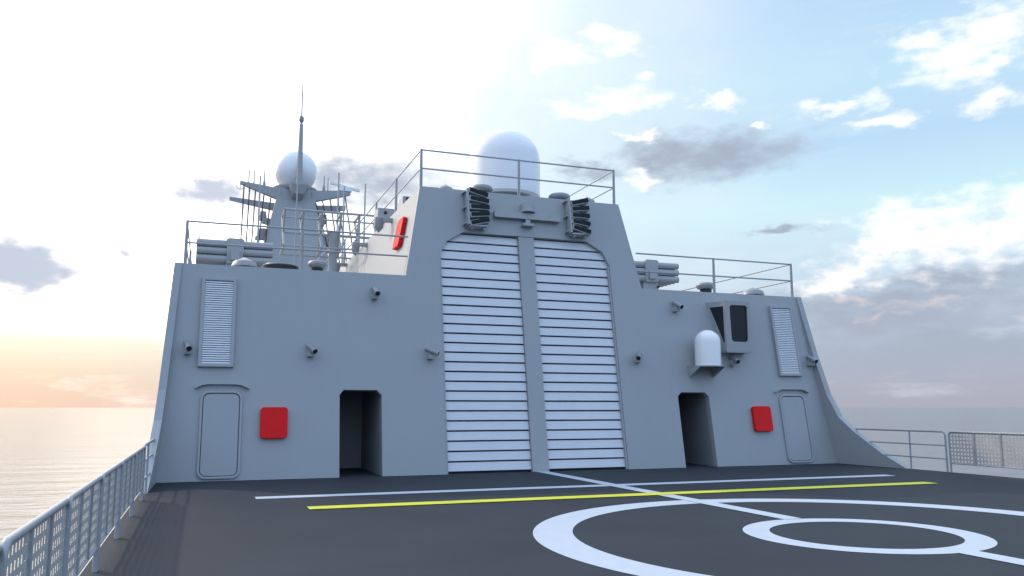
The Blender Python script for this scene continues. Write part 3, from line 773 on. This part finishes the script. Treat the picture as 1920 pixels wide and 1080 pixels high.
def mix(f, a, b):
    m = n.new('ShaderNodeMix'); m.data_type = 'RGBA'; m.clamp_factor = True
    sock(f, m.inputs[0])
    for v, i in ((a, 6), (b, 7)):
        if isinstance(v, S): l.new(v.o, m.inputs[i])
        else: m.inputs[i].default_value = (*v, 1)
    return S(m.outputs[2])
def ramp(v, stops):
    """piecewise-linear colour by elevation in degrees; values may exceed 1"""
    col = stops[0][1]
    res = None
    for (e0, c0), (e1, c1) in zip(stops, stops[1:]):
        m = n.new('ShaderNodeMapRange'); sock(v, m.inputs['Value']); m.inputs['From Min'].default_value = e0; m.inputs['From Max'].default_value = e1
        res = mix(S(m.outputs['Result']), res if res else c0, c1)
    return res
geo = n.new('ShaderNodeNewGeometry')
inv = n.new('ShaderNodeVectorMath'); inv.operation = 'SCALE'; inv.inputs['Scale'].default_value = -1.0
l.new(geo.outputs['Incoming'], inv.inputs[0])
sep = n.new('ShaderNodeSeparateXYZ'); l.new(inv.outputs[0], sep.inputs[0])
DX, DY, DZ = (S(sep.outputs[i]) for i in range(3))
az = math_('MULTIPLY', math_('ARCTAN2', DX, DY), 57.2958)
el = math_('MULTIPLY', math_('ARCSINE', DZ), 57.2958)
comb = n.new('ShaderNodeCombineXYZ'); sock(az, comb.inputs[0]); sock(el, comb.inputs[1])
def noise(vec, scale, detail=5, rough=0.55, off=(0, 0, 0), sc=(1, 1, 1)):
    mp = n.new('ShaderNodeMapping'); mp.inputs['Location'].default_value = off; mp.inputs['Scale'].default_value = sc
    l.new(vec, mp.inputs['Vector'])
    t = n.new('ShaderNodeTexNoise'); t.inputs['Scale'].default_value = scale; t.inputs['Detail'].default_value = detail; t.inputs['Roughness'].default_value = rough
    l.new(mp.outputs[0], t.inputs['Vector']); return t
nz = noise(comb.outputs[0], 0.42, 6, 0.58, sc=(0.7, 1.3, 1))
wp = n.new('ShaderNodeVectorMath'); wp.operation = 'SUBTRACT'; l.new(nz.outputs['Color'], wp.inputs[0]); wp.inputs[1].default_value = (0.5, 0.5, 0.5)
wp2 = n.new('ShaderNodeVectorMath'); wp2.operation = 'MULTIPLY'; l.new(wp.outputs[0], wp2.inputs[0]); wp2.inputs[1].default_value = (6.5, 3.2, 0)
wc = n.new('ShaderNodeVectorMath'); wc.operation = 'ADD'; l.new(comb.outputs[0], wc.inputs[0]); l.new(wp2.outputs[0], wc.inputs[1])
fz = noise(comb.outputs[0], 0.75, 6, 0.5, sc=(0.7, 1.4, 1), off=(5, 1, 0))
def blobs(lst, amp=1.3, soft=1.1, bias=1.15):
    acc = None
    for (x, y, rx, ry) in lst:
        s1 = n.new('ShaderNodeVectorMath'); s1.operation = 'SUBTRACT'; l.new(wc.outputs[0], s1.inputs[0]); s1.inputs[1].default_value = (x, y, 0)
        s2 = n.new('ShaderNodeVectorMath'); s2.operation = 'MULTIPLY'; l.new(s1.outputs[0], s2.inputs[0]); s2.inputs[1].default_value = (1 / rx, 1 / ry, 0)
        s3 = n.new('ShaderNodeVectorMath'); s3.operation = 'LENGTH'; l.new(s2.outputs[0], s3.inputs[0])
        d_ = S(s3.outputs['Value'])
        acc = d_ if acc is None else math_('MINIMUM', acc, d_)
    v = math_('ADD', math_('SUBTRACT', bias, acc), math_('MULTIPLY', math_('SUBTRACT', S(fz.outputs['Fac']), 0.5), amp * 2))
    return smooth(v, 0.0, soft)
Wc = [(45.6, 11.2, 3.2, 1.7), (52.0, 11.0, 4.5, 2.2), (25.5, 20.2, 2.6, 0.8), (50.3, 21.0, 3.6, 1.8), (48.5, 10.4, 5.5, 2.3), (42.8, 8.6, 2.4, 1.2), (28.0, 24.7, 2.2, 1.2), (28.9, 20.9, 3.9, 0.9), (23.8, 23.8, 2.2, 0.8), (34.8, 20.4, 1.6, 0.5), (43.2, 19.4, 2.8, 0.7), (45.4, 17.8, 2.0, 0.5), (49.1, 21.5, 3.1, 1.2), (51.8, 22.2, 2.6, 1.5), (51.8, 20.5, 2.2, 1.1), (51.7, 18.0, 2.2, 0.8), (29.5, 15.8, 1.0, 0.8), (46.2, 10.7, 2.8, 1.2), (48.0, 10.2, 4.8, 1.9), (44.3, 9.7, 1.9, 1.1), (41.6, 7.8, 1.6, 0.8), (29.4, 18.6, 1.5, 0.3), (37.7, 18.5, 0.9, 0.3)]
Gc = [(31.3, 17.0, 3.2, 1.7), (45.5, 6.6, 9.0, 1.2), (34.4, 17.0, 5.6, 1.5), (0.0, 14.0, 4.6, 1.7), (9.8, 15.3, 6.0, 1.8), (-11.0, 8.3, 5.4, 2.4), (-5.3, 9.8, 1.2, 0.4), (49.0, 7.9, 6.3, 1.0), (44.0, 5.5, 8.5, 1.5), (48.7, 3.3, 10.4, 1.6), (25.6, 16.2, 2.2, 0.8), (39.1, 11.6, 2.2, 0.3)]
Hc = [(44.2, 5.6, 1.5, 0.35), (42.5, 6.9, 1.5, 0.4), (51.6, 5.1, 0.7, 0.4), (47.5, 6.3, 3.0, 0.3), (41.5, 9.0, 0.8, 0.4)]
clear = ramp(el, [(-1, (0.42, 0.43, 0.51)), (2, (0.45, 0.47, 0.57)), (5, (0.50, 0.58, 0.72)), (9, (0.62, 0.78, 0.92)), (13, (0.66, 0.92, 1.0)), (17, (0.53, 0.76, 0.99)), (21, (0.58, 0.83, 1.0)), (27, (0.49, 0.71, 1.0)), (42, (0.85, 1.15, 1.65)), (90, (0.85, 1.15, 1.65))])
rear = smooth(math_('ABSOLUTE', math_('SUBTRACT', az, 20.3)), 62.0, 100.0)
clear = mix(math_('MULTIPLY', rear, smooth(el, -1.0, 12.0)), clear, (0.78, 1.08, 1.6))
warm = ramp(el, [(-1, (0.92, 0.66, 0.52)), (0.6, (0.98, 0.70, 0.54)), (2.2, (1.0, 0.80, 0.61)), (4, (1.2, 1.03, 0.80)), (6, (2.6, 2.3, 1.9)), (9, (3.8, 3.5, 3.1)), (20, (3.4, 3.2, 3.0)), (45, (2.0, 2.2, 2.5)), (80, (0.9, 1.15, 1.6))])
# the bright quarter of the sky lies round the sun's bearing
dazr = math_('ABSOLUTE', math_('SUBTRACT', az, math.degrees(sun_az)))
edge = math_('ADD', math_('MULTIPLY', el, 0.35), 50.0)       # the glow is wider higher up
gn = noise(inv.outputs[0], 3.0, 6, 0.6)
g = math_('ADD', math_('SUBTRACT', dazr, edge), math_('MULTIPLY', math_('SUBTRACT', S(gn.outputs['Fac']), 0.5), 22.0))
gl = math_('POWER', smooth(g, -30.0, 9.0, 1.0, 0.0), 2.2)
gl1 = smooth(g, -14.0, 24.0, 1.0, 0.0)
pale = ramp(el, [(0, (0.70, 0.62, 0.62)), (6, (0.85, 0.88, 0.90)), (12, (0.95, 1.05, 1.08))])
sky = mix(gl, mix(gl1, clear, pale), warm)
# rest of the sky, behind the camera: broken cloud
cn = noise(inv.outputs[0], 2.2, 7, 0.6, sc=(1, 1, 2.6))
far_cl = math_('MULTIPLY', smooth(S(cn.outputs['Fac']), 0.50, 0.68), smooth(el, 26.0, 36.0))
sky = mix(math_('MULTIPLY', far_cl, 0.3), sky, (1.5, 1.55, 1.7))
# wisps
wn = noise(comb.outputs[0], 0.16, 8, 0.65, sc=(0.5, 2.2, 1), off=(3, 8, 0))
sky = mix(math_('MULTIPLY', smooth(S(wn.outputs['Fac']), 0.50, 0.70), 0.35), sky, mix(gl, (0.85, 0.95, 1.0), (2, 1.9, 1.8)))
def mix_gl(v): return math_('MAXIMUM', v, math_('MULTIPLY', gl, 0.985))
gm = blobs(Gc, 0.55, 1.2, 1.45)
gm = math_('MULTIPLY', gm, mix_gl(smooth(S(nz.outputs['Fac']), 0.2, 0.55, 0.6, 0.95)))
sky = mix(gm, sky, mix(gl, (0.41, 0.47, 0.58), (0.54, 0.60, 0.73)))
wm_ = blobs(Wc, 1.3, 1.6, 1.3)
sky = mix(wm_, sky, (1.35, 1.30, 1.27))
hm = blobs(Hc, 1.2, 1.5, 1.3)
sky = mix(math_('MULTIPLY', hm, 0.4), sky, (1.05, 0.85, 0.78))
# add the physical sky underneath
ns = n.new('ShaderNodeTexSky'); ns.sky_type = 'NISHITA'; ns.sun_disc = False
ns.sun_elevation = sun_el; ns.sun_rotation = sun_az
ns.air_density = 1.0; ns.dust_density = 1.0
sc_ = n.new('ShaderNodeVectorMath'); sc_.operation = 'SCALE'; l.new(ns.outputs[0], sc_.inputs[0]); sc_.inputs['Scale'].default_value = 0.1
# horizon-down: keep the horizon tone
down = smooth(el, -1.5, -0.2)
hz = mix(down, (0.25, 0.28, 0.33), sky)
tot = n.new('ShaderNodeMix'); tot.data_type = 'RGBA'; tot.inputs[0].default_value = 0.06
l.new(hz.o, tot.inputs[6]); l.new(sc_.outputs[0], tot.inputs[7])
fin = n.new('ShaderNodeVectorMath'); fin.operation = 'SCALE'; l.new(tot.outputs[2], fin.inputs[0]); fin.inputs['Scale'].default_value = 10.0
l.new(fin.outputs[0], bg.inputs['Color'])
bg.inputs['Strength'].default_value = 0.1
w.cycles.sampling_method = 'MANUAL'; w.cycles.sample_map_resolution = 512

# ------------------------------------------------------------------ camera
cd = bpy.data.cameras.new('camera'); co = bpy.data.objects.new('camera', cd); C.objects.link(co)
cd.sensor_width = 36; cd.lens = 1555 / 1920 * 36; cd.clip_start = 0.05; cd.clip_end = 90000
co.location = (-8.3406, -20.342, 1.65)
co.rotation_euler = (R(90 + 8.197), 0, R(-20.293))
sc = bpy.context.scene
sc.camera = co
sc.view_settings.view_transform = 'Standard'; sc.view_settings.look = 'None'
sc.view_settings.exposure = 0; sc.view_settings.gamma = 1
sc.render.resolution_x = 1024; sc.render.resolution_y = 576
